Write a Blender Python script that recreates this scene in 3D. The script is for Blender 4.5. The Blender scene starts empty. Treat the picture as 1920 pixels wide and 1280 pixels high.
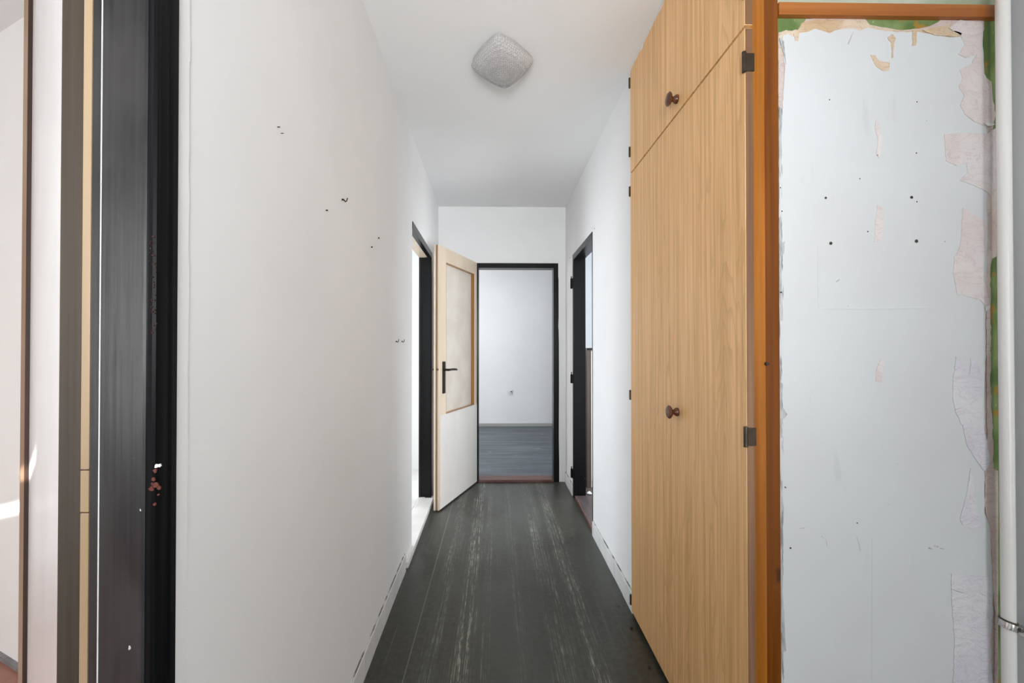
import bpy, bmesh, math, random
from mathutils import Vector, Matrix
from mathutils.geometry import tessellate_polygon
random.seed(7)
S = bpy.context.scene
COL = S.collection

# ------------------------------------------------------------------ camera
F = 770.0; YAW = 12.0 / F; PITCH = 6.0 / F
SHX = 18.0 / 1920; SHY = 5.0 / 1920
CAM = Vector((0, 0, 1.26))
cd = bpy.data.cameras.new('camera'); cam = bpy.data.objects.new('camera', cd); COL.objects.link(cam)
cd.sensor_width = 36; cd.lens = F / 1920 * 36; cd.shift_x = SHX; cd.shift_y = SHY
cd.clip_start = 0.02
cam.location = CAM; cam.rotation_euler = (math.pi / 2 + PITCH, 0, -YAW)
S.camera = cam
RM = cam.rotation_euler.to_matrix()

def ray(px, py):
    return RM @ Vector((((px - 960) / 1920 + SHX) * 1920 / F, ((640 - py) / 1920 + SHY) * 1920 / F, -1))
def atY(px, py, Y): r = ray(px, py); return CAM + r * (Y / r.y)
def atX(px, py, X): r = ray(px, py); return CAM + r * (X / r.x)
def atZ(px, py, Z): r = ray(px, py); return CAM + r * ((Z - CAM.z) / r.z)

# ------------------------------------------------------------------ world, light, exposure
w = bpy.data.worlds.new('world'); S.world = w; w.use_nodes = True
w.node_tree.nodes['Background'].inputs[0].default_value = (0.80, 0.88, 1.0, 1)
w.node_tree.nodes['Background'].inputs[1].default_value = 0.6
S.view_settings.view_transform = 'Standard'; S.view_settings.look = 'None'
S.view_settings.gamma = 1; S.view_settings.use_curve_mapping = False
S.view_settings.exposure = 0.20

def area(name, loc, aim, sx, sy, power, col=(1, 1, 1)):
    l = bpy.data.lights.new(name, 'AREA'); l.shape = 'RECTANGLE'; l.size = sx; l.size_y = sy
    l.energy = power; l.color = col
    o = bpy.data.objects.new(name, l); COL.objects.link(o); o.location = loc
    o.rotation_euler = (Vector(aim) - Vector(loc)).to_track_quat('-Z', 'Y').to_euler()
    return o
# daylight from the adjoining rooms, plus added unseen lights behind the camera
area('added_entry_light', (0.42, -5.9, 1.30), (0.42, 0, 1.30), 1.7, 2.3, 34, (0.95, 0.98, 1.0))  # unseen source, added far back to light the hall evenly
area('added_entry_side_light', (1.31, -1.2, 1.25), (0, -0.6, 1.35), 1.5, 2.0, 45, (0.945, 0.975, 1.0))  # unseen source, added to brighten the left wall
hl = area('added_hall_fill_light', (-0.02, -0.95, 1.50), (0.02, 2.6, 2.25), 0.6, 0.6, 8.6, (0.965, 0.985, 1.0)); hl.data.spread = math.radians(76)  # added fill, no lamp there; lifts the ceiling and far end
area('near_room_window_light', (-2.0, -1.90, 1.4), (-1.6, 0.0, 1.3), 1.6, 1.6, 43, (0.97, 0.985, 1.0))
sl = area('sun_sliver_light', (-1.75, -1.85, 2.15), (-1.78, 1.62, 0.655), 1.5, 0.012, 0.6, (1.0, 0.97, 0.92)); sl.data.spread = math.radians(0.9)
sl.rotation_euler.rotate_axis('Z', math.radians(5))
area('left_room_window_light', (-3.0, 3.6, 1.25), (0, 3.0, 1.2), 1.1, 2.3, 62, (0.86, 0.93, 1.0))
area('far_room_window_light', (-2.2, 5.2, 1.4), (0.5, 5.6, 1.3), 1.5, 1.5, 44, (0.97, 0.98, 1.0))
area('side_room_window_light', (2.15, 3.1, 1.3), (0.6, 3.1, 1.3), 1.3, 1.9, 46, (0.95, 0.97, 1.0))

# ------------------------------------------------------------------ materials
def mat(name, col, rough=0.6, var=0.0, vscale=(3, 3, 3), col2=None, bump=0.0, bscale=(60, 60, 60), metal=0.0, spec=0.5, bdist=0.002, detail=5, lo=0.35, hi=0.65):
    m = bpy.data.materials.new(name); m.use_nodes = True
    nt = m.node_tree; b = nt.nodes['Principled BSDF']
    b.inputs['Base Color'].default_value = (*col, 1); b.inputs['Roughness'].default_value = rough
    b.inputs['Metallic'].default_value = metal; b.inputs['Specular IOR Level'].default_value = spec
    tc = nt.nodes.new('ShaderNodeTexCoord')
    def noise(sc, det):
        mp = nt.nodes.new('ShaderNodeMapping'); mp.inputs['Scale'].default_value = sc
        nt.links.new(tc.outputs['Object'], mp.inputs[0])
        n = nt.nodes.new('ShaderNodeTexNoise'); n.inputs['Scale'].default_value = 1; n.inputs['Detail'].default_value = det
        nt.links.new(mp.outputs[0], n.inputs['Vector']); return n
    if col2 is not None:
        n = noise(vscale, detail); r = nt.nodes.new('ShaderNodeValToRGB')
        r.color_ramp.elements[0].position = lo; r.color_ramp.elements[1].position = hi
        r.color_ramp.elements[0].color = (*col, 1); r.color_ramp.elements[1].color = (*col2, 1)
        nt.links.new(n.outputs['Fac'], r.inputs[0]); nt.links.new(r.outputs[0], b.inputs['Base Color'])
    if bump:
        n = noise(bscale, 3); bp = nt.nodes.new('ShaderNodeBump'); bp.inputs['Strength'].default_value = bump
        bp.inputs['Distance'].default_value = bdist
        nt.links.new(n.outputs['Fac'], bp.inputs['Height']); nt.links.new(bp.outputs[0], b.inputs['Normal'])
    return m

class NB:
    """small helper to write node maths"""
    def __init__(s, name, rough=0.5, spec=0.5):
        s.m = bpy.data.materials.new(name); s.m.use_nodes = True; s.nt = s.m.node_tree
        s.b = s.nt.nodes['Principled BSDF']; s.b.inputs['Roughness'].default_value = rough
        s.b.inputs['Specular IOR Level'].default_value = spec
        s.tc = s.nt.nodes.new('ShaderNodeTexCoord').outputs['Object']
        x = s.nt.nodes.new('ShaderNodeSeparateXYZ'); s.link(s.tc, x.inputs[0]); s.x, s.y, s.z = x.outputs
    def link(s, a, b): s.nt.links.new(a, b)
    def val(s, sock, v):
        if isinstance(v, (int, float)): sock.default_value = v
        elif isinstance(v, tuple): sock.default_value = (*v, 1) if len(sock.default_value) == 4 else v
        else: s.link(v, sock)
    def math(s, op, a, b=0.0, clamp=False):
        n = s.nt.nodes.new('ShaderNodeMath'); n.operation = op; n.use_clamp = clamp
        s.val(n.inputs[0], a); s.val(n.inputs[1], b); return n.outputs[0]
    def noise(s, sc, det=4, off=(0, 0, 0), rough=0.5, dist=0.0):
        mp = s.nt.nodes.new('ShaderNodeMapping'); mp.inputs['Scale'].default_value = sc; mp.inputs['Location'].default_value = off
        s.link(s.tc, mp.inputs[0])
        n = s.nt.nodes.new('ShaderNodeTexNoise'); n.inputs['Scale'].default_value = 1; n.inputs['Detail'].default_value = det
        n.inputs['Roughness'].default_value = rough; n.inputs['Distortion'].default_value = dist
        s.link(mp.outputs[0], n.inputs['Vector']); return n.outputs['Fac']
    def ss(s, v, a, b):
        n = s.nt.nodes.new('ShaderNodeMapRange'); n.interpolation_type = 'SMOOTHSTEP'
        s.val(n.inputs[0], v); n.inputs[1].default_value = a; n.inputs[2].default_value = b; return n.outputs[0]
    def mix(s, f, a, b):
        n = s.nt.nodes.new('ShaderNodeMix'); n.data_type = 'RGBA'
        s.val(n.inputs[0], f); s.val(n.inputs[6], a); s.val(n.inputs[7], b); return n.outputs[2]
    def bump(s, h, st=0.3, d=0.002):
        n = s.nt.nodes.new('ShaderNodeBump'); n.inputs['Strength'].default_value = st; n.inputs['Distance'].default_value = d
        s.link(h, n.inputs['Height']); s.link(n.outputs[0], s.b.inputs['Normal'])
    def out(s, c): s.val(s.b.inputs['Base Color'], c); return s.m
    def band(s, v, c, wd):   # soft band of half width wd around v = c
        d = s.math('ABSOLUTE', s.math('SUBTRACT', v, c)); return s.math('SUBTRACT', 1.0, s.ss(d, wd * 0.3, wd))

def plaster(name, c):
    k = NB(name, 0.75, 0.25)
    n = k.noise((1.3, 1.3, 1.3), 3)
    c2 = tuple(v * 0.95 for v in c)
    k.bump(k.noise((55, 55, 55), 4), 0.16, 0.0015)
    return k.out(k.mix(k.ss(n, 0.35, 0.7), c, c2))
M_wall = plaster('wall_paint', (0.85, 0.85, 0.85))
M_wall2 = plaster('cool_wall_paint', (0.86, 0.87, 0.88))
M_ceil = plaster('ceiling_paint', (0.88, 0.88, 0.88))
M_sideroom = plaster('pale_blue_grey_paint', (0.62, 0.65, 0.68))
M_bright = plaster('bright_room_paint', (0.88, 0.87, 0.85))

def lino():
    k = NB('dark_lino', 0.33, 0.5)
    big = k.noise((1.6, 0.9, 1), 4); fine = k.noise((45, 45, 1), 4)
    base = k.mix(k.ss(big, 0.38, 0.62), (0.032, 0.031, 0.022), (0.054, 0.056, 0.047))
    base = k.mix(k.math('MULTIPLY', k.ss(fine, 0.3, 0.8), 0.5), base, (0.072, 0.076, 0.066))
    streak = k.noise((150, 1.3, 1), 6, rough=0.65, dist=0.15)
    speck = k.noise((95, 16, 1), 5, (5, 3, 0), rough=0.7)
    blot = k.noise((9, 3.2, 1), 3, (1, 8, 0))
    wob = k.math('ADD', k.x, k.math('MULTIPLY', k.math('SUBTRACT', k.noise((1, 1.1, 1), 2), 0.5), 0.06))
    tot = None
    for c, wd, a in ((-0.135, 0.055, 1.0), (-0.045, 0.03, 0.35), (0.27, 0.07, 0.55), (0.40, 0.06, 0.8), (-0.27, 0.05, 0.45), (0.10, 0.04, 0.25)):
        g = k.math('MULTIPLY', k.band(wob, c, wd), a)
        tot = g if tot is None else k.math('MAXIMUM', tot, g)
    wear = k.math('MULTIPLY', k.math('MULTIPLY', k.ss(streak, 0.46, 0.60), k.ss(speck, 0.42, 0.60)), tot)
    wear = k.math('MULTIPLY', wear, k.ss(blot, 0.28, 0.48))
    haze = k.math('MULTIPLY', k.math('MULTIPLY', tot, k.ss(streak, 0.40, 0.65)), k.math('MULTIPLY', k.ss(blot, 0.3, 0.6), 0.22))
    wear = k.math('MAXIMUM', k.math('MULTIPLY', wear, 1.0), haze)
    allw = k.math('MULTIPLY', k.math('MULTIPLY', k.ss(streak, 0.56, 0.75), k.ss(blot, 0.4, 0.6)), 0.30)
    line = k.math('MULTIPLY', k.band(k.x, -0.352, 0.0028), 0.40)
    wear = k.math('MAXIMUM', k.math('MAXIMUM', wear, allw), line, True)
    c = k.mix(wear, base, (0.34, 0.35, 0.29))
    dots = k.ss(k.noise((75, 75, 1), 2, (9, 9, 9)), 0.77, 0.80)
    c = k.mix(k.math('MULTIPLY', dots, 0.4), c, (0.3, 0.3, 0.27))
    k.val(k.b.inputs['Roughness'], k.math('ADD', 0.24, k.math('MULTIPLY', k.noise((7, 4, 1), 4), 0.24)))
    k.bump(k.noise((14, 8, 1), 3), 0.12, 0.004)
    return k.out(c)
M_lino = lino()
def far_lino():
    k = NB('slate_lino', 0.45)
    st = k.noise((1.2, 13, 1), 5, rough=0.62); f = k.noise((3, 45, 1), 4)
    c = k.mix(k.ss(st, 0.35, 0.66), (0.055, 0.070, 0.085), (0.125, 0.145, 0.165))
    c = k.mix(k.math('MULTIPLY', k.ss(f, 0.55, 0.72), 0.5), c, (0.04, 0.05, 0.06))
    c = k.mix(k.math('MULTIPLY', k.ss(k.noise((5, 12, 1), 3, (4, 4, 0)), 0.66, 0.74), 0.6), c, (0.28, 0.30, 0.32))
    return k.out(c)
M_farlino = far_lino()

def laminate():
    k = NB('oak_laminate', 0.42, 0.4)
    g = k.noise((30, 75, 1.1), 5, rough=0.6)
    g2 = k.noise((60, 260, 3.5), 3, (3, 1, 0))
    # cathedral figure: rings of a very stretched distance field
    warp = k.noise((2.0, 5.0, 0.55), 3, (2, 7, 1))
    r = k.math('MULTIPLY', warp, 26.0); fr = k.math('FRACT', r)
    ring = k.math('MULTIPLY', k.ss(fr, 0.55, 0.95), k.ss(k.noise((2, 7, 0.6), 2, (7, 0, 3)), 0.45, 0.6))
    c = k.mix(k.ss(g, 0.3, 0.7), (0.66, 0.375, 0.150), (0.90, 0.56, 0.27))
    c = k.mix(k.math('MULTIPLY', ring, 0.35), c, (0.50, 0.28, 0.11))
    c = k.mix(k.math('MULTIPLY', k.ss(g2, 0.55, 0.72), 0.5), c, (0.42, 0.235, 0.095))
    k.bump(g2, 0.08, 0.001)
    return k.out(c)
M_lam = laminate()
M_lamedge = mat('laminate_edge', (0.13, 0.058, 0.024), 0.55, col2=(0.24, 0.125, 0.060), vscale=(60, 60, 1.5))
def orange_wood(name, c1, c2, ax='z'):
    k = NB(name, 0.28, 0.35)
    sc = (40, 40, 1.2) if ax == 'z' else (1.4, 40, 40)
    g = k.noise(sc, 5, rough=0.6); kn = k.noise((16, 16, 9) if ax == 'z' else (9, 16, 16), 2, (2, 2, 5))
    c = k.mix(k.ss(g, 0.3, 0.72), c1, c2)
    c = k.mix(k.math('MULTIPLY', k.ss(kn, 0.70, 0.75), 0.8), c, (0.06, 0.02, 0.006))
    k.bump(k.noise((25, 25, 3), 3), 0.1, 0.001)
    return k.out(c)
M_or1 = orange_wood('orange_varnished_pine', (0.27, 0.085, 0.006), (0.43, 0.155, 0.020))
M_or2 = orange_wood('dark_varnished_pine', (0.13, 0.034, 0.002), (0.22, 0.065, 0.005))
M_or3 = orange_wood('rail_varnished_pine', (0.32, 0.10, 0.018), (0.46, 0.17, 0.045), 'x')
M_knob = mat('brown_knob', (0.075, 0.024, 0.010), 0.22, col2=(0.14, 0.045, 0.017), vscale=(50, 50, 50))
M_hinge = mat('bronzed_hinge', (0.045, 0.032, 0.022), 0.32, metal=0.6, col2=(0.08, 0.055, 0.035), vscale=(40, 40, 40))
def black_paint():
    k = NB('black_gloss_paint', 0.28, 0.18)
    g = k.noise((160, 160, 1.5), 4)
    c = k.mix(k.ss(g, 0.3, 0.7), (0.004, 0.004, 0.0045), (0.009, 0.009, 0.010))
    c = k.mix(k.ss(k.noise((48, 48, 48), 2, (3, 9, 2)), 0.80, 0.815), c, (0.45, 0.45, 0.43))
    k.bump(k.noise((120, 120, 4), 3), 0.08, 0.0005)
    return k.out(c)
M_black = black_paint()
M_blackn = M_black.copy(); M_blackn.name = 'matt_black_paint'; M_blackn.node_tree.nodes['Principled BSDF'].inputs['Specular IOR Level'].default_value = 0.06; M_blackn.node_tree.nodes['Principled BSDF'].inputs['Roughness'].default_value = 0.35
def grey_jamb():
    k = NB('dark_grey_jamb_paint', 0.30, 0.32)
    g = k.noise((180, 180, 1.8), 4); b = k.noise((12, 12, 5), 4, (2, 2, 2))
    c = k.mix(k.ss(g, 0.3, 0.7), (0.011, 0.011, 0.012), (0.020, 0.020, 0.021))
    c = k.mix(k.math('MULTIPLY', k.ss(b, 0.45, 0.7), 0.4), c, (0.05, 0.048, 0.047))
    c = k.mix(k.ss(k.noise((55, 55, 55), 2, (3, 9, 2)), 0.765, 0.78), c, (0.5, 0.5, 0.48))
    k.bump(k.noise((120, 120, 5), 3), 0.3, 0.001)
    return k.out(c)
M_grey = grey_jamb()
M_cream = mat('cream_door_paint', (0.62, 0.51, 0.38), 0.35, col2=(0.70, 0.59, 0.46), vscale=(6, 6, 1.2), bump=0.1)
M_creamlow = mat('pale_door_paint', (0.68, 0.66, 0.63), 0.30, col2=(0.75, 0.72, 0.68), vscale=(4, 4, 1.2), bump=0.05)
M_creamedge = mat('cream_edge_paint', (0.34, 0.24, 0.14), 0.4, col2=(0.38, 0.28, 0.17), vscale=(20, 20, 2))
M_brownedge = mat('brown_door_edge', (0.052, 0.036, 0.024), 0.5, col2=(0.08, 0.058, 0.040), vscale=(90, 90, 1.2), bump=0.15)
M_whitegloss = mat('white_gloss_door', (0.78, 0.78, 0.78), 0.22, col2=(0.82, 0.82, 0.82), vscale=(5, 5, 5), bump=0.2, bscale=(9, 9, 9), bdist=0.004)
M_darkbrown = mat('dark_brown_strip', (0.022, 0.009, 0.005), 0.5, col2=(0.05, 0.02, 0.01), vscale=(80, 80, 3))
M_tan = mat('tan_strip', (0.28, 0.17, 0.10), 0.5, col2=(0.36, 0.26, 0.18), vscale=(20, 20, 2))
M_bead = orange_wood('orange_glazing_bead', (0.30, 0.13, 0.035), (0.50, 0.25, 0.08))
def glass_mat():
    k = NB('patterned_frosted_glass', 0.25, 0.5)
    v = k.nt.nodes.new('ShaderNodeTexVoronoi'); v.inputs['Scale'].default_value = 90; k.link(k.tc, v.inputs['Vector'])
    k.bump(v.outputs['Distance'], 0.5, 0.002)
    k.b.inputs['Transmission Weight'].default_value = 0.08; k.b.inputs['Roughness'].default_value = 0.45
    return k.out(k.mix(k.ss(k.noise((6, 6, 6), 3), 0.3, 0.7), (0.66, 0.60, 0.52), (0.74, 0.69, 0.61)))  # pale base colour holds the light shining through from behind
M_glass = glass_mat()
M_metalblack = mat('black_handle_metal', (0.018, 0.015, 0.013), 0.3, metal=0.7, col2=(0.03, 0.025, 0.02), vscale=(30, 30, 30))
M_chrome = mat('chrome_clamp', (0.62, 0.61, 0.59), 0.16, metal=1.0, col2=(0.5, 0.49, 0.47), vscale=(60, 60, 60))
M_pipe = mat('white_pipe_enamel', (0.80, 0.785, 0.75), 0.22, col2=(0.84, 0.825, 0.80), vscale=(10, 10, 2), bump=0.12, bscale=(20, 20, 4))
M_thresh = mat('red_brown_threshold', (0.12, 0.050, 0.040), 0.45, col2=(0.19, 0.095, 0.080), vscale=(8, 50, 8))
M_thresh2 = mat('purple_brown_threshold', (0.060, 0.048, 0.050), 0.45, col2=(0.10, 0.080, 0.080), vscale=(30, 4, 8))
M_sill = mat('pale_stone_sill', (0.72, 0.69, 0.65), 0.35, col2=(0.80, 0.78, 0.75), vscale=(7, 7, 7), bump=0.06)
M_tile = mat('white_skirting_tile', (0.76, 0.76, 0.75), 0.3, col2=(0.82, 0.82, 0.81), vscale=(6, 6, 6), bump=0.1, bscale=(20, 20, 20))
M_gap = mat('dark_gap', (0.16, 0.15, 0.14), 0.9, col2=(0.6, 0.6, 0.58), vscale=(3, 11, 30), lo=0.45, hi=0.55)
M_orangefloor = mat('orange_red_lino', (0.30, 0.12, 0.08), 0.4, col2=(0.37, 0.17, 0.12), vscale=(9, 9, 9), bump=0.1)
M_shadowline = mat('shadow_line_grey', (0.18, 0.18, 0.18), 0.6, col2=(0.26, 0.26, 0.26), vscale=(20, 20, 20))
M_basegrey = mat('pale_grey_skirting', (0.38, 0.38, 0.36), 0.5, col2=(0.46, 0.46, 0.44), vscale=(3, 3, 3))
M_brownwood = mat('brown_cupboard_wood', (0.060, 0.042, 0.032), 0.45, col2=(0.085, 0.060, 0.045), vscale=(50, 50, 1.5))
M_white = mat('white_plastic', (0.72, 0.72, 0.71), 0.35, col2=(0.78, 0.78, 0.77), vscale=(8, 8, 8))
M_dark = mat('dark_hole', (0.03, 0.022, 0.018), 0.9, col2=(0.06, 0.04, 0.03), vscale=(200, 200, 200))
M_paper = mat('scrap_paper', (0.75, 0.76, 0.80), 0.7, col2=(0.8, 0.81, 0.84), vscale=(30, 30, 30))

# wardrobe side: layers of old decoration
def green_paper():
    k = NB('old_green_wallpaper', 0.7, 0.2)
    n = k.noise((14, 14, 14), 4); fl = k.noise((38, 38, 38), 3, (1, 4, 2)); fl2 = k.noise((11, 11, 9), 2, (5, 5, 5))
    c = k.mix(k.ss(n, 0.35, 0.65), (0.115, 0.180, 0.055), (0.215, 0.290, 0.115))
    m = k.math('MULTIPLY', k.ss(fl, 0.50, 0.60), k.ss(fl2, 0.52, 0.60))
    c = k.mix(m, c, (0.36, 0.22, 0.045))
    c = k.mix(k.ss(k.noise((80, 80, 30), 3, (2, 2, 2)), 0.66, 0.70), c, (0.40, 0.42, 0.26))
    return k.out(c)
M_green = green_paper()
M_palegreen = mat('washed_green_wall', (0.34, 0.38, 0.26), 0.7, col2=(0.50, 0.51, 0.42), vscale=(9, 9, 9), bump=0.15)
def torn(name, c1, c2, c3):
    k = NB(name, 0.7, 0.2)
    cr = k.noise((16, 16, 30), 5, rough=0.6, dist=1.2); b = k.noise((9, 9, 6), 3, (3, 1, 1))
    c = k.mix(k.ss(b, 0.35, 0.65), c1, c2)
    cf = k.band(cr, 0.5, 0.02)
    c = k.mix(k.math('MULTIPLY', cf, 0.4), c, c3)  # darker fold lines paint in the shading of the crumples
    k.bump(cr, 0.9, 0.008)
    return k.out(c)
M_pink = torn('torn_pink_paper', (0.66, 0.58, 0.56), (0.70, 0.66, 0.65), (0.50, 0.40, 0.40))
M_lav = torn('torn_lavender_paper', (0.64, 0.62, 0.67), (0.70, 0.69, 0.71), (0.52, 0.44, 0.50))
M_peach = torn('peach_glue_residue', (0.56, 0.40, 0.25), (0.70, 0.58, 0.45), (0.38, 0.22, 0.11))
M_strip = torn('dusty_pink_backing', (0.58, 0.47, 0.43), (0.66, 0.57, 0.52), (0.42, 0.28, 0.26))
def panel_paint():
    k = NB('panel_white_paint', 0.6, 0.25)
    n = k.noise((2.2, 2.2, 2.2), 4)
    c = k.mix(k.ss(n, 0.35, 0.7), (0.63, 0.645, 0.65), (0.60, 0.605, 0.605))
    low = k.math('MULTIPLY', k.ss(k.noise((24, 24, 5), 4, (3, 3, 3)), 0.64, 0.74), 0.22)
    c = k.mix(low, c, (0.45, 0.45, 0.44))
    sp = k.ss(k.noise((60, 60, 60), 2, (4, 2, 8)), 0.785, 0.80)
    c = k.mix(sp, c, (0.15, 0.14, 0.13))
    k.bump(k.noise((26, 26, 12), 4), 0.14, 0.003)
    return k.out(c)
M_panel = panel_paint()
M_ridge = mat('ridge_paint', (0.60, 0.61, 0.61), 0.6, col2=(0.66, 0.67, 0.67), vscale=(20, 20, 20))
M_edgeblotch = mat('blotchy_edge', (0.60, 0.61, 0.61), 0.7, col2=(0.24, 0.24, 0.23), vscale=(120, 120, 14), lo=0.50, hi=0.64)
M_greychip = mat('grey_chipped_edge', (0.30, 0.31, 0.31), 0.7, col2=(0.55, 0.55, 0.54), vscale=(60, 60, 18))
def lamp_glass():
    k = NB('pressed_glass', 0.25, 0.5)
    v = k.nt.nodes.new('ShaderNodeTexVoronoi'); v.inputs['Scale'].default_value = 120; v.inputs['Randomness'].default_value = 0.35
    k.link(k.tc, v.inputs['Vector'])
    k.bump(v.outputs['Distance'], 0.9, 0.006)
    c = k.mix(k.ss(v.outputs['Distance'], 0.1, 0.6), (0.84, 0.83, 0.82), (0.60, 0.59, 0.585))
    k.b.inputs['Transmission Weight'].default_value = 0.25
    return k.out(c)
M_lamp = lamp_glass()

# ------------------------------------------------------------------ mesh helpers
def box(bm, x0, x1, y0, y1, z0, z1):
    v = [bm.verts.new(p) for p in ((x0,y0,z0),(x1,y0,z0),(x1,y1,z0),(x0,y1,z0),(x0,y0,z1),(x1,y0,z1),(x1,y1,z1),(x0,y1,z1))]
    for f in ((3,2,1,0),(4,5,6,7),(0,1,5,4),(1,2,6,5),(2,3,7,6),(3,0,4,7)): bm.faces.new([v[i] for i in f])
def prism(bm, pts, z0, z1):
    """plan polygon (x, y) extruded along z"""
    a = [bm.verts.new((p[0], p[1], z0)) for p in pts]; b = [bm.verts.new((p[0], p[1], z1)) for p in pts]
    n = len(pts)
    bm.faces.new(a[::-1]); bm.faces.new(b)
    for i in range(n): bm.faces.new((a[i], a[(i+1) % n], b[(i+1) % n], b[i]))
def slab(bm, pts, y0, y1):
    """polygon (x, z) extruded along y"""
    a = [bm.verts.new((p[0], y0, p[1])) for p in pts]; b = [bm.verts.new((p[0], y1, p[1])) for p in pts]
    n = len(pts)
    bm.faces.new(a); bm.faces.new(b[::-1])
    for i in range(n): bm.faces.new((a[(i+1) % n], a[i], b[i], b[(i+1) % n]))
def tube(bm, p0, p1, r, seg=16, r1=None):
    p0 = Vector(p0); p1 = Vector(p1); d = (p1 - p0).normalized(); r1 = r if r1 is None else r1
    u = d.orthogonal().normalized(); v = d.cross(u)
    A = [bm.verts.new(p0 + (u * math.cos(t) + v * math.sin(t)) * r) for t in [2*math.pi*i/seg for i in range(seg)]]
    B = [bm.verts.new(p1 + (u * math.cos(t) + v * math.sin(t)) * r1) for t in [2*math.pi*i/seg for i in range(seg)]]
    bm.faces.new(A[::-1]); bm.faces.new(B)
    for i in range(seg): bm.faces.new((A[i], A[(i+1) % seg], B[(i+1) % seg], B[i]))
def polytube(bm, pts, r, seg=10):
    for a, b in zip(pts, pts[1:]): tube(bm, a, b, r, seg)
def lathe(bm, prof, o, axis, seg=24):
    """prof: list of (distance along axis, radius)"""
    o = Vector(o); d = Vector(axis).normalized(); u = d.orthogonal().normalized(); v = d.cross(u)
    rings = [[bm.verts.new(o + d*h + (u*math.cos(2*math.pi*i/seg) + v*math.sin(2*math.pi*i/seg))*r) for i in range(seg)] for h, r in prof]
    for a, b in zip(rings, rings[1:]):
        for i in range(seg): bm.faces.new((a[i], a[(i+1) % seg], b[(i+1) % seg], b[i]))
    bm.faces.new(rings[0][::-1]); bm.faces.new(rings[-1])
def obj(name, bm, m, parent=None, smooth=False, bevel=0.0, origin=None):
    bmesh.ops.recalc_face_normals(bm, faces=bm.faces)
    if bevel: bmesh.ops.bevel(bm, geom=list(bm.edges), offset=bevel, segments=2, affect='EDGES', profile=0.7, clamp_overlap=True)
    org = Vector(origin) if origin is not None else (Vector(parent['_o']) if parent is not None else Vector((0, 0, 0)))
    for v in bm.verts: v.co -= org
    me = bpy.data.meshes.new(name); bm.to_mesh(me); bm.free(); me.materials.append(m)
    if smooth:
        me.polygons.foreach_set('use_smooth', [True] * len(me.polygons))
        me.set_sharp_from_angle(angle=math.radians(40))
    o = bpy.data.objects.new(name, me); COL.objects.link(o)
    o['_o'] = tuple(org)
    if parent is not None:
        o.parent = parent; o.location = org - Vector(parent['_o'])
    else: o.location = org
    return o
def B(*boxes):
    bm = bmesh.new()
    for b in boxes: box(bm, *b)
    return bm
def tag(o, label, cat, group=None, kind=None):
    o['label'] = label; o['category'] = cat
    if group: o['group'] = group
    if kind: o['kind'] = kind
    return o
def thing(name, loc, label, cat, group=None, kind=None):
    o = bpy.data.objects.new(name, None); COL.objects.link(o); o.location = loc; o['_o'] = tuple(loc)
    o.empty_display_size = 0.1
    return tag(o, label, cat, group, kind)
def struct(name, bm, m, label, cat, origin=None, **k):
    o = obj(name, bm, m, None, origin=origin, **k); return tag(o, label, cat, kind='structure')
def copy_part(src, parent, loc, rot=None):
    c = src.copy(); COL.objects.link(c); c.parent = parent; c.location = loc
    if rot: c.rotation_euler = rot
    return c

# ------------------------------------------------------------------ key positions
H = 2.58; YB = 3.85; WT = 0.10
XR = 0.655; XC = 0.638                      # right wall face, wardrobe door face
def XL(y): return -0.495 - 0.045 * (y - 0.64) / (YB - 0.64)    # left wall is a touch out of parallel
YJ = 0.64                                   # far side of the near left doorway
D1a, D1b = 2.56, 3.42                       # left doorway
D3a, D3b = 2.77, 3.48                       # right doorway
YP = 1.075                                  # face of the wardrobe side
XE = atY(1903, 640, YP).x                   # entry side wall face
X0 = atX(1399, 640, XC).y                   # near edge of wardrobe doors
YW = atX(1183, 640, XC).y                   # far edge
YS = atX(1258, 640, XC).y                   # seam
XP0 = atY(1457, 640, YP).x; XP1 = atY(1871, 640, YP).x

# ------------------------------------------------------------------ structure
bm = bmesh.new(); prism(bm, [(-0.60, -6.0), (XE + 0.1, -6.0), (XE + 0.1, YP + 0.02), (XR + 0.05, YP + 0.02), (XR + 0.05, YB), (XL(YB), YB), (XL(YJ), YJ), (-0.60, YJ)], -0.08, 0)
struct('floor', bm, M_lino, 'dark grey-green worn linoleum floor of the hallway', 'floor')
struct('floor_far_room', B((-2.3, 2.0, YB + WT, 6.56, -0.08, 0.004)), M_farlino, 'slate blue streaked linoleum seen through the far doorway', 'floor')
struct('floor_near_room', B((-3.2, -0.60, -2.0, 2.05, -0.08, 0)), M_orangefloor, 'orange-red floor at the bottom left corner of the photo', 'floor')
struct('floor_left_room', B((-3.2, -0.645, 2.3, 5.0, -0.08, 0.02)), M_sill, 'pale floor behind the left doorway', 'floor')
struct('floor_side_room', B((XR + WT, 2.2, 2.3, 4.9, -0.08, 0.0)), M_thresh2, 'dark floor behind the right doorway', 'floor')
struct('ceiling', B((-3.3, 2.3, -6.1, 6.7, H, H + 0.1)), M_ceil, 'smooth white hallway ceiling', 'ceiling')

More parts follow.
